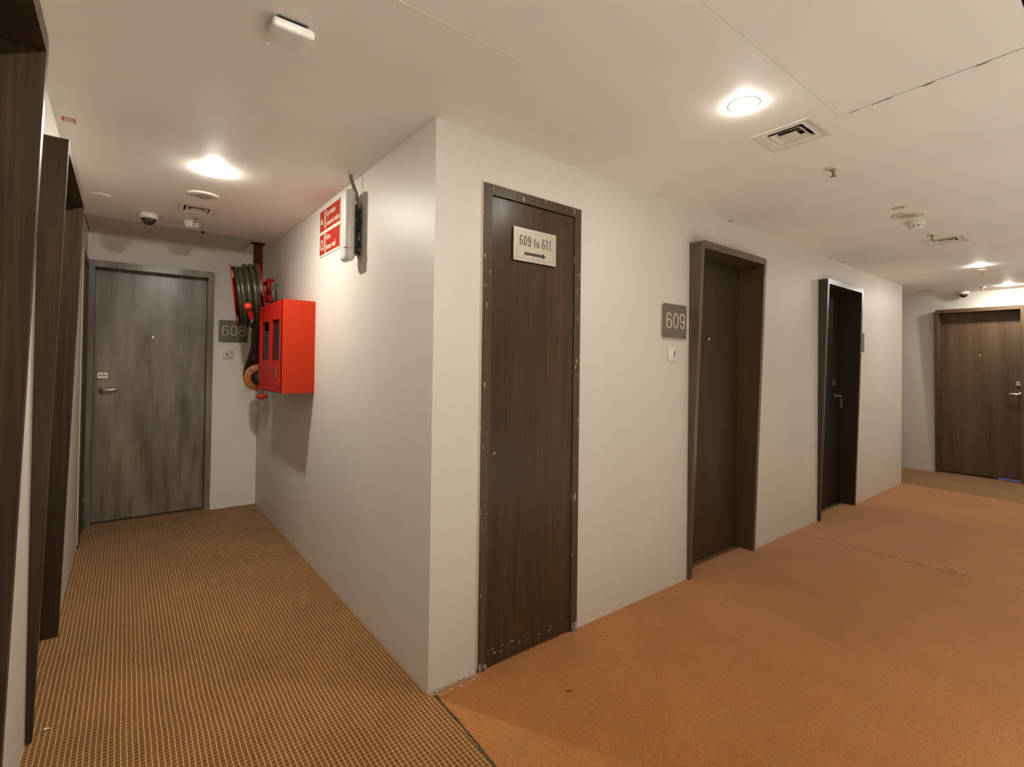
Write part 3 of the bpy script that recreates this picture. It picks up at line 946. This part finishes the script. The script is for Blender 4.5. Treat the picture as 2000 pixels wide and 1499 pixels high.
for i in range(16):
    z = random.uniform(1.965, 2.21)
    pts = []
    y = 0.812
    for k in range(7):
        pts.append((-0.034 + 0.028 * random.random(), y - 0.010 * random.random(), z + k * 0.012 * (1 if i % 2 else -1) + random.uniform(-.004, .004)))
    pts = [(x, yy, min(2.23, max(1.957, zz))) for x, yy, zz in pts]
    p.tube(pts, random.choice([0.0018, 0.0022, 0.003]), 6)
tag(part('wire', p, 'rubber', b, label='tangle of thin dark wires'), kind='stuff')
p = MB()
for i in range(7):
    z = random.uniform(1.965, 2.07)
    p.tube([(-0.03 + .02 * random.random(), 0.806, z), (-0.02, 0.803, z + 0.012), (-0.012, 0.806, z + 0.02)], 0.0016, 6)
tag(part('wire', p, 'steel', b), kind='stuff')
# flat flexible conduit from the ceiling
path = [(-0.052, 0.862, 2.40), (-0.049, 0.858, 2.375), (-0.040, 0.845, 2.335), (-0.030, 0.828, 2.29), (-0.024, 0.817, 2.24), (-0.022, 0.814, 2.20)]
p = MB()
vs = []
for i, (x, y, z) in enumerate(path):
    vs += [(x - 0.009, y + 0.004, z), (x + 0.009, y - 0.004, z), (x + 0.009, y - 0.008, z - 0.002), (x - 0.009, y, z - 0.002)]
fs = []
for i in range(len(path) - 1):
    for k in range(4):
        fs.append((i * 4 + k, i * 4 + (k + 1) % 4, i * 4 + 4 + (k + 1) % 4, i * 4 + 4 + k))
fs += [(0, 1, 2, 3), tuple(len(vs) - 4 + k for k in range(4))]
p.add(vs, fs)
part('conduit', p, 'conduit', b, label='grey strap of cable coming out of the ceiling')

# ------------------------------------------------------------------ red hose cabinet
CX, C0, C1, CZ0, CZ1 = 0.211, 1.634, 2.318, 1.163, 1.780
c = thing('fire_hose_cabinet', (0, (C0 + C1) / 2, CZ0), 'red metal fire cabinet with two glazed doors on the inner wall', 'cabinet')
p = MB()
t = 0.0035
WA.box(p, C0, C0 + t, CZ0, CZ1, 0.0, CX)
WA.box(p, C1 - t, C1, CZ0, CZ1, 0.0, CX)
WA.box(p, C0 + t, C1 - t, CZ1 - t, CZ1, 0.0, CX)
WA.box(p, C0 + t, C1 - t, CZ0, CZ0 + t, 0.0, CX)
WA.box(p, C0 + t, C1 - t, CZ0 + t, CZ1 - t, 0.0, 0.004)
part('body', p, 'red_cab', c)
rim = MB()
for (a, b2, za, zb) in ((C0, C0 + 0.034, CZ0, CZ1), (C1 - 0.030, C1, CZ0, CZ1), (C0 + 0.034, C1 - 0.030, CZ1 - 0.030, CZ1), (C0 + 0.034, C1 - 0.030, CZ0, CZ0 + 0.034)):
    WA.box(rim, a, b2, za, zb, CX - 0.004, CX)
part('front_rim', rim, 'red_front', c)
def cab_door(u0, u1, w0, w1, name='glazed_door'):
    zb, zt = CZ0 + 0.036, CZ1 - 0.032
    wz0, wz1 = 1.381, 1.656
    m = MB()
    for (a, b2, za, zb2) in ((u0, w0, zb, zt), (w1, u1, zb, zt), (w0, w1, zb, wz0), (w0, w1, wz1, zt)):
        WA.box(m, a, b2, za, zb2, CX - 0.010, CX - 0.0015)
    d = part(name, m, 'red_front', c)
    g = MB(); WA.box(g, w0 - 0.006, w1 + 0.006, wz0 - 0.006, wz1 + 0.006, CX - 0.0135, CX - 0.0115)
    part('pane', g, 'glass', d)
    return d
dd = cab_door(1.958, C1 - 0.033, 2.010, 2.236)
dd = cab_door(C0 + 0.037, 1.955, 1.704, 1.922)
p = MB(); WA.box(p, 1.782, 1.838, 1.250, 1.342, CX - 0.0025, CX - 0.0008)
WA.box(p, 1.796, 1.806, 1.258, 1.334, CX - 0.0008, CX + 0.004)
part('latch_recess', p, 'maroon', dd)
p = MB(); WA.box(p, 1.788, 1.792, 1.256, 1.336, CX - 0.0008, CX + 0.001)
part('latch', p, 'chrome', dd)
# hose and nozzle stored inside
hp = thing('canvas_hose', (-0.09, 1.9, CZ0 + t), 'folded pale canvas hose behind the cabinet glass', 'hose')
p = MB()
for j, y0 in enumerate((1.72, 1.98)):
    for i in range(6):
        yy = y0 + i * 0.034
        pts = [(-0.060, yy, CZ0 + 0.02), (-0.060, yy, 1.55 + 0.01 * i), (-0.075, yy + 0.008, 1.59), (-0.095, yy + 0.01, 1.60 - .008 * i), (-0.118, yy + 0.012, 1.57), (-0.125, yy + 0.016, CZ0 + 0.02)]
        p.tube(pts, 0.014, 10)
part('hose_fold', p, 'canvas', hp)
nz = thing('branch_pipe', (-0.15, 1.85, 1.2), 'grey metal nozzle standing behind the right cabinet pane', 'nozzle')
p = MB().tube([(-0.164, 1.80, CZ0 + 0.004), (-0.164, 1.80, 1.36), (-0.164, 1.80, 1.42), (-0.164, 1.80, 1.56)], [0.018, 0.018, 0.014, 0.009], 16)
part('barrel', p, 'conduit', nz)
p = MB().tube([(-0.164, 1.80, 1.39), (-0.164, 1.80, 1.415)], 0.0205, 16)
part('coupling', p, 'steel', nz)
nz2 = copy_tree(nz)
nz2.location = nz.location + Vector((0.0, 0.34, 0.0))
nz2['label'] = 'grey metal nozzle standing behind the left cabinet pane'
tr = thing('steel_rod', (-0.12, 1.86, 1.2), 'thin pale crossed rods behind the right cabinet pane', 'rod')
p = MB().tube([(-0.191, 1.745, CZ0 + 0.012), (-0.191, 1.86, 1.655)], 0.004, 8).tube([(-0.146, 1.90, CZ0 + 0.012), (-0.146, 1.885, 1.645)], 0.004, 8)
part('rod', p, 'white', tr)
hk = MB().tube([(0.0, 1.735, 1.835), (-0.012, 1.735, 1.835), (-0.016, 1.735, 1.84), (-0.016, 1.735, 1.80), (-0.012, 1.735, 1.782)], 0.0022, 8)
tag(part('wall_hook', hk, 'lint'), 'small pale hook in the wall just above the red cabinet', 'hook')

# ------------------------------------------------------------------ riser pipe, valve and hose reel
px, py = PIPE
r = thing('riser_pipe', (px, py, 1.0), 'dark red fire main coming down from the ceiling behind the hose reel', 'pipe')
part('pipe', MB().tube([(px, py, H + 0.10), (px, py, 1.9), (px + 0.002, py, 1.36), (px + 0.002, py, 1.30)], 0.0375, 24), 'maroon', r)
p = MB().lathe([(0.046, 0), (0.058, 0.004), (0.058, 0.007), (0.0385, 0.0085)], (px, py, H - 0.0075), (0, 0, 1), 24)
part('ceiling_collar', p, 'black', r)
p = MB().lathe([(0.0385, 0.16), (0.050, 0.10), (0.055, 0.0)], (px, py, 1.30), (0, 0, 1), 24)
part('reducer', p, 'maroon', r)
FC = Vector((px + 0.003, 2.865, 1.232))
p = MB().lathe([(0.045, -0.008), (0.112, -0.008), (0.114, -0.004), (0.114, 0.010), (0.111, 0.013), (0.045, 0.013)], FC, (0, -1, 0), 40)
fo = part('flange', p, 'orange', r, label='orange painted flange')
for a in (48, 132, 228, 312):
    q = FC + Vector((math.cos(math.radians(a)) * 0.088, 0, math.sin(math.radians(a)) * 0.088))
    part('bolt', MB().lathe([(0.015, 0.0), (0.015, 0.019), (0.0125, 0.022)], q, (0, -1, 0), 6, False), 'conduit', fo)
p = MB().lathe([(0.062, 0.013), (0.060, 0.030), (0.050, 0.050), (0.040, 0.075), (0.046, 0.08), (0.046, 0.10), (0.02, 0.11)], FC, (0, -1, 0), 32)
part('valve_body', p, 'rubber', r, label='glossy black valve body')
p = MB().tube([FC + Vector((0, 0.008, 0)), FC + Vector((0, 0.06, 0)), FC + Vector((0, 0.08, 0.02)), FC + Vector((0, 0.08, 0.09))], 0.045, 20)
part('elbow', p, 'maroon', r)
sp = Vector((px + 0.012, 2.80, 1.15))
p = MB().tube([sp + Vector((0, 0, 0.04)), sp + Vector((0, 0, -0.05))], 0.022, 18)
part('drain_spout', p, 'steel', r)
p = MB().lathe([(0.040, 0.0), (0.043, 0.006), (0.043, 0.026), (0.030, 0.034), (0.012, 0.036)], sp + Vector((0.012, 0, -0.062)), (0, 0, -1), 24)
part('spout_cap', p, 'red', r, label='red cap')
p = MB().tube([sp + Vector((0.012, 0, -0.095)), sp + Vector((0.016, -0.004, -0.125))], [0.010, 0.006], 10)
part('cap_lug', p, 'steel', r)
p = MB().tube([sp + Vector((0.02, 0, -0.005)), sp + Vector((0.06, -0.01, -0.02)), sp + Vector((0.095, -0.01, -0.015))], [0.018, 0.013, 0.010], 12)
p.tube([sp + Vector((0.09, -0.01, -0.02)), sp + Vector((0.105, -0.012, -0.07)), sp + Vector((0.095, -0.012, -0.11))], 0.003, 8)
part('drain_cock', p, 'steel', r)

# hose reel: leaning disc reel on a red swing bracket in front of the riser
rl = thing('hose_reel', (-0.22, 2.60, 1.60), 'fire hose reel wound with thick dark hose between red rims', 'hose reel')
ax = Vector((0.975, -0.160, 0.118)).normalized()      # axle rises slightly to the right
RC = Vector((-0.240, 2.615, 1.894))
upv = Vector((0, 0, 1)); upv = (upv - ax * upv.dot(ax)).normalized()
fw = ax.cross(upv)
HW = 0.098
for sgn in (-1, 1):
    c0 = RC + ax * (HW * sgn)
    R = 0.258
    p = MB().lathe([(0.05, -0.002), (R - 0.012, -0.002), (R, -0.006 if sgn < 0 else -0.002), (R + 0.003, 0.0), (R, 0.006 if sgn > 0 else 0.002), (R - 0.012, 0.002), (0.05, 0.002)], c0, ax, 56)
    part('rim', p, 'red_front', rl, label='red pressed metal rim of the reel')
part('drum', MB().lathe([(0.15, -HW), (0.15, HW)], RC, ax, 40), 'maroon', rl)
turns = 6
hp_ = []
Rw = 0.216
seg = 40
hr = 0.0185
for i in range(turns * seg + 1):
    a = i / seg * 2 * math.pi
    k = i / (turns * seg)
    x = -HW + 0.020 + (2 * HW - 0.040) * k
    rr_ = Rw + 0.008 * math.sin(a * 0.37 + 1.0)
    hp_.append(RC + ax * (x + 0.010 * math.sin(a)) + upv * (math.cos(a) * rr_) + fw * (math.sin(a) * rr_))
p = MB().tube(hp_, hr, 12)
part('wound_hose', p, 'hose', rl, label='thick dark hose wound in turns')
# second layer, looser
hp_ = []
for i in range(int(3.2 * seg)):
    a = i / seg * 2 * math.pi + 0.6
    x = -HW + 0.045 + 0.042 * i / seg
    rr_ = Rw + 0.022
    hp_.append(RC + ax * (x + 0.012 * math.sin(a + .5)) + upv * (math.cos(a) * rr_) + fw * (math.sin(a) * rr_))
p = MB().tube(hp_, hr, 12)
part('wound_hose', p, 'hose', rl)
# tail that drops beside the riser
p = MB().tube([RC + ax * 0.06 + upv * -0.22 + fw * 0.02, Vector((-0.190, 2.64, 1.60)), Vector((-0.178, 2.72, 1.50)), Vector((-0.176, 2.82, 1.42)), Vector((-0.190, 2.90, 1.34)), Vector((-0.200, 2.925, 1.25)), Vector((-0.170, 2.93, 1.19))], 0.0185, 12)
part('hose_tail', p, 'hose', rl)
# swing bracket
p = MB().tube([(px, py, 2.02), (px + 0.01, 2.80, 2.02), (-0.100, 2.70, 2.025), (-0.060, 2.665, 2.045), (-0.040, 2.66, 2.055)], 0.014, 12)
p.tube([(-0.083, 2.655, 2.058), (-0.083, 2.655, 1.915)], 0.017, 12)
p.rbox((-0.118, 2.61, 1.865), (-0.048, 2.70, 1.920), 0.008, 2)
p.tube([RC + ax * (HW - 0.02), RC + ax * (HW + 0.035)], 0.030, 20)
p.tube([(px, py, 1.885), (px + 0.01, 2.72, 1.885)], 0.016, 12)
part('swing_bracket', p, 'red_front', rl)
p = MB().lathe([(0.02, 0), (0.075, 0.0), (0.075, 0.006), (0.045, 0.012), (0.02, 0.014)], Vector((-0.047, 2.66, 1.935)), Vector((0.97, -0.24, 0.0)), 28)
part('hub_cover', p, 'steel', rl, label='bare metal hub cover')
# nozzle with red valve knob hung on the front of the reel
nf = RC + fw * -0.30
if (RC + fw * 0.30).y < nf.y:
    nf = RC + fw * 0.30
nzl = thing('hose_nozzle', (-0.28, 2.31, 1.62), 'red knobbed nozzle clipped to the front of the hose reel', 'nozzle')
p = MB().sphere((-0.297, 2.285, 1.778), 0.028, 20, 12)
part('knob', p, 'red', nzl)
k0, k1 = Vector((-0.293, 2.300, 1.765)), Vector((-0.263, 2.318, 1.690))
p = MB().tube([k0, k0.lerp(k1, 0.5), k1], [0.012, 0.015, 0.017], 12)
for k in range(5):
    q0 = k0.lerp(k1, 0.22 + k * 0.17)
    p.tube([q0, q0 + (k1 - k0).normalized() * 0.006], 0.020, 14)
part('grip', p, 'red_front', nzl)
p = MB().tube([k1, Vector((-0.262, 2.322, 1.655)), Vector((-0.266, 2.324, 1.625))], [0.019, 0.017, 0.010], 12)
part('tip', p, 'rubber', nzl)

# ------------------------------------------------------------------ ceiling fittings
def downlight(x, y, lamp, label):
    d = thing('downlight', (x, y, H), label, 'downlight', 'lit recessed downlights')
    part('trim_ring', MB().lathe([(0.0430, -0.0008), (0.047, -0.0012), (0.055, -0.0012), (0.060, -0.0004), (0.060, 0.0)], (x, y, H), (0, 0, 1), 36), 'white', d)
    part('lens', MB().lathe([(0.0425, -0.0015), (0.0425, -0.004), (0.036, -0.008), (0.022, -0.0105), (0.004, -0.0115)], (x, y, H), (0, 0, 1), 32), 'lens_' + lamp, d)
    return d
downlight(0.886, -0.855, 'long', 'lit downlight beside the large square vent')
downlight(-0.643, 1.275, 'short', 'lit downlight over the short corridor')
downlight(-0.643, -0.855, 'cross', 'added lit downlight, out of view overhead where the two corridors meet')  # unseen extra lamp, added to brighten the near left
downlight(5.544, -0.818, 'far', 'lit downlight far along the corridor, second from its end')
downlight(7.257, -0.811, 'end', 'lit downlight right in front of the far door')

def vent(x, y, label):
    v = thing('air_vent', (x, y, H), label, 'vent', 'square ceiling air diffusers')
    HS = 0.122
    p = MB()
    def ring(o, zo, i, zi, th=0.0025):
        vs = []
        for (q, z) in ((o, zo), (i, zi), (i, zi + th), (o, zo + th)):
            for (sx, sy) in ((-1, -1), (1, -1), (1, 1), (-1, 1)):
                vs.append((x + sx * q, y + sy * q, z))
        fs = []
        for a in range(4):
            for k in range(4):
                fs.append((a * 4 + k, a * 4 + (k + 1) % 4, ((a + 1) % 4) * 4 + (k + 1) % 4, ((a + 1) % 4) * 4 + k))
        p.add(vs, fs)
    ring(HS, H - 0.0045, HS - 0.008, H - 0.006)
    ring(HS - 0.008, H - 0.006, 0.074, H + 0.004)
    part('outer_frame', p, 'cream', v)
    p = MB(); ring(0.064, H - 0.004, 0.044, H + 0.010)
    part('louver', p, 'cream', v)
    p = MB(); p.box((x - 0.034, y - 0.034, H - 0.004), (x + 0.034, y + 0.034, H - 0.001))
    part('louver', p, 'cream', v)
    p = MB()
    for (sx, sy) in ((1, 0), (0, 1)):
        p.box((x - sx * 0.075 - sy * 0.002, y - sy * 0.075 - sx * 0.002, H + 0.016), (x + sx * 0.075 + sy * 0.002, y + sy * 0.075 + sx * 0.002, H + 0.022))
    p.box((x - 0.004, y - 0.004, H - 0.001), (x + 0.004, y + 0.004, H + 0.022))
    part('cross_bar', p, 'conduit', v)
    return v
vlab = ['square air vent nearest the viewer, beside the bright downlight', 'square air vent at the end of the short corridor', 'square air vent midway along the long corridor', 'square air vent by the far corner of the white wall']
for (x, y), l in zip(VENTS, vlab):
    vent(x, y, l)

def speaker(x, y, label):
    v = thing('ceiling_speaker', (x, y, H), label, 'speaker', 'round ceiling speakers')
    part('bezel', MB().lathe([(0.068, -0.004), (0.074, -0.009), (0.084, -0.009), (0.094, -0.003), (0.094, 0.0)], (x, y, H), (0, 0, 1), 44), 'cream', v)
    p = MB().lathe([(0.0685, -0.003), (0.0685, -0.0045), (0.05, -0.006), (0.002, -0.0065)], (x, y, H), (0, 0, 1), 36)
    part('grille', p, 'cream', v)
    q = MB()
    for i in range(-7, 8):
        for j in range(-7, 8):
            if i * i + j * j < 50:
                q.lathe([(0.0019, 0), (0.0019, 0.001)], (x + i * 0.0066, y + j * 0.0066, H - 0.0072), (0, 0, 1), 5, False)
    tag(part('grille_hole', q, 'plate_edge', v), kind='stuff')
    return v
speaker(-0.646, 1.795, 'round speaker grille in front of the short corridor vent')
speaker(3.075, -0.852, 'round speaker grille midway over the long corridor')

def smoke(x, y, label):
    v = thing('smoke_detector', (x, y, H), label, 'smoke detector', 'white smoke detectors')
    part('mount', MB().lathe([(0.050, 0), (0.052, -0.006), (0.050, -0.022), (0.046, -0.026)], (x, y, H), (0, 0, 1), 32), 'white', v)
    p = MB()
    for k in range(10):
        a = k * 36
        q = []
        for (rr, aa) in ((0.045, a), (0.045, a + 24), (0.030, a + 24), (0.030, a)):
            q.append((x + rr * math.cos(math.radians(aa)), y + rr * math.sin(math.radians(aa)), H - 0.040))
        p.prism(q, (0, 0, 0.016))
    p.lathe([(0.043, -0.040), (0.040, -0.047), (0.028, -0.051), (0.004, -0.052)], (x, y, H), (0, 0, 1), 32)
    part('chamber', p, 'white', v)
    part('inner_mesh', MB().lathe([(0.034, -0.024), (0.034, -0.041)], (x, y, H), (0, 0, 1), 20), 'conduit', v)
    return v
smoke(-0.641, 2.505, 'white smoke detector hanging at the end of the short corridor')
smoke(3.31, -0.84, 'white smoke detector next to the long corridor speaker')

def dome(x, y, label):
    v = thing('dome_camera', (x, y, H), label, 'camera', 'dome security cameras')
    part('housing', MB().lathe([(0.054, 0), (0.056, -0.006), (0.055, -0.030), (0.051, -0.036), (0.043, -0.037)], (x, y, H), (0, 0, 1), 36), 'cream', v)
    prof = [(0.0445, -0.0365)] + [(0.0435 * math.cos(math.radians(a)), -0.038 - 0.042 * math.sin(math.radians(a))) for a in range(0, 88, 11)]
    part('dome', MB().lathe(prof, (x, y, H), (0, 0, 1), 32), 'smoked', v)
    return v
dome(-0.896, 2.50, 'dome camera on the ceiling before the hazy grey door')
dome(7.55, -0.365, 'dome camera above the far brown door')

def sprinkler(x, y, label, drop=0.042):
    v = thing('sprinkler', (x, y, H), label, 'sprinkler', 'ceiling fire sprinklers')
    part('escutcheon', MB().lathe([(0.012, -0.009), (0.024, -0.008), (0.032, -0.003), (0.033, 0.0)], (x, y, H), (0, 0, 1), 28), 'cream', v)
    p = MB().tube([(x, y, H - 0.006), (x, y, H - 0.020)], [0.012, 0.010], 14)
    for sgn in (-1, 1):
        p.tube([(x + sgn * 0.010, y, H - 0.014), (x + sgn * 0.0165, y, H - 0.026), (x + sgn * 0.012, y, H - drop + 0.008), (x, y, H - drop)], 0.0028, 8)
    p.tube([(x, y, H - 0.020), (x, y, H - drop)], 0.0032, 8)
    part('frame_arm', p, 'brass', v)
    p = MB().lathe([(0.003, -drop), (0.015, -drop - 0.0005), (0.015, -drop - 0.002), (0.003, -drop - 0.003)], (x, y, H), (0, 0, 1), 20)
    part('deflector', p, 'brass', v)
    return v
sprinkler(1.836, -0.837, 'bronze sprinkler nearest the viewer, past the large vent')
sprinkler(-0.630, 2.35, 'bronze sprinkler between the short corridor vent and its smoke detector')
sprinkler(3.78, -0.829, 'bronze sprinkler just before the midway vent')
sprinkler(5.83, -0.80, 'sprinkler behind the far downlight, second from the end')
sprinkler(7.25, -0.588, 'sprinkler closest to the far door')

# wireless router hung below the ceiling
rt = thing('wifi_router', (-0.62, -0.16, H), 'white flat router with amber lights hung under the ceiling', 'router')
part('casing', MB().rbox((-0.683, -0.256, 2.356), (-0.563, -0.135, 2.386), 0.011, 4), 'white', rt)
part('mount_bar', MB().box((-0.66, -0.240, 2.386), (-0.588, -0.150, H)), 'black', rt)
part('mount_plate', MB().box((-0.668, -0.2445, 2.396), (-0.582, -0.145, H)), 'conduit', rt)
for i, m in enumerate(('led_amber', 'led_amber', 'led_green', 'led_green', 'led_green')):
    xx = -0.645 + i * 0.0095
    part('status_light', MB().lathe([(0.0019 if i not in (2, 3) else 0.0009, 0), (0.0019 if i not in (2, 3) else 0.0009, 0.0012)], (xx, -0.2555, 2.3652), (0, -1, 0), 10), m, rt)
p = MB()
p.tube([(-0.587, -0.225, 2.3559), (-0.572, -0.222, 2.3559)], 0.0011, 6)
p.tube([(-0.589, -0.218, 2.3559), (-0.575, -0.215, 2.3559)], 0.0011, 6)
part('embossed_mark', p, 'cream', rt)

def sticker(x, y, sx, sy, label):
    v = thing('ceiling_sticker', (x, y, H), label, 'sticker', 'small red ceiling stickers')
    part('paper', MB().box((x - sx, y - sy, H - 0.0012), (x + sx, y + sy, H)), 'sticker', v)
    p = MB().box((x - sx * 0.62, y - sy * 0.78, H - 0.0015), (x + sx * 0.66, y + sy * 0.80, H - 0.001))
    p.box((x - sx * 1.05, y - sy * 1.55, H - 0.0008), (x + sx * 0.9, y - sy * 1.05, H))
    part('worn_patch', p, 'sticker_white', v)
    p = MB()
    for i in range(5):
        for j in range(2):
            if random.random() < 0.8:
                a = x - sx * 0.50 + i * sx * 0.21
                b_ = y - sy * 0.5 + j * sy * 0.6
                p.box((a, b_, H - 0.0019), (a + sx * 0.12, b_ + sy * 0.3, H - 0.0014))
    tag(part('faded_print', p, 'plate_edge', v), kind='stuff')
    return v
sticker(-1.218, 1.034, 0.023, 0.023, 'small faded red sticker on the ceiling by the second tall frame')
sticker(2.325, -0.026, 0.014, 0.018, 'small red sticker above the 609 door')
sticker(2.852, -0.850, 0.022, 0.027, 'small red sticker before the long corridor speaker')
sticker(4.425, -0.036, 0.018, 0.020, 'small red sticker above the almost black door')
cp = MB().lathe([(0.050, 0), (0.052, -0.0015), (0.050, -0.003), (0.002, -0.0035)], (-1.15, 2.205, H), (0, 0, 1), 32)
tag(part('cover_plate', cp, 'ceiling'), 'round painted-over cover plate on the ceiling by the left wall', 'cover')
kb = MB().lathe([(0.014, 0), (0.013, -0.008), (0.006, -0.016), (0.001, -0.018)], (-0.541, 2.80, H), (0, 0, 1), 16)
tag(part('hatch_catch', kb, 'rubber'), 'small black catch at the edge of the darker ceiling panel', 'catch')

# ------------------------------------------------------------------ bits on the carpet
def scrap(x, y, mat, label, n=6, size=0.012):
    p = MB()
    for i in range(n):
        a = random.uniform(0, 6.28)
        q = Vector((x, y, 0.004))
        pts = [q + Vector((math.cos(a) * size * k * 0.5, math.sin(a) * size * k * 0.5, 0.003 * math.sin(k * 1.2) + random.uniform(0, .002))) for k in range(4)]
        a2 = random.uniform(-.5, .5)
        p.tube(pts, 0.0018, 6)
    tag(part('carpet_scrap', p, mat), label, 'scrap', 'scraps on the carpet')
scrap(3.505, -1.0, 'lint', 'pale curl of fluff on the rust carpet joint', 8, 0.020)
tag(part('carpet_scrap', MB().tube([(0.468, -0.330, 0.003), (0.474, -0.333, 0.006), (0.482, -0.337, 0.004), (0.490, -0.338, 0.003), (0.498, -0.342, 0.003)], [0.0012, 0.0022, 0.0018, 0.0014, 0.0008], 6), 'dark_lint'), 'dark thread on the rust carpet near the service door', 'scrap', 'scraps on the carpet')
scrap(-1.213, 0.66, 'white', 'white scrap on the ribbed carpet by the second tall frame', 4, 0.007)
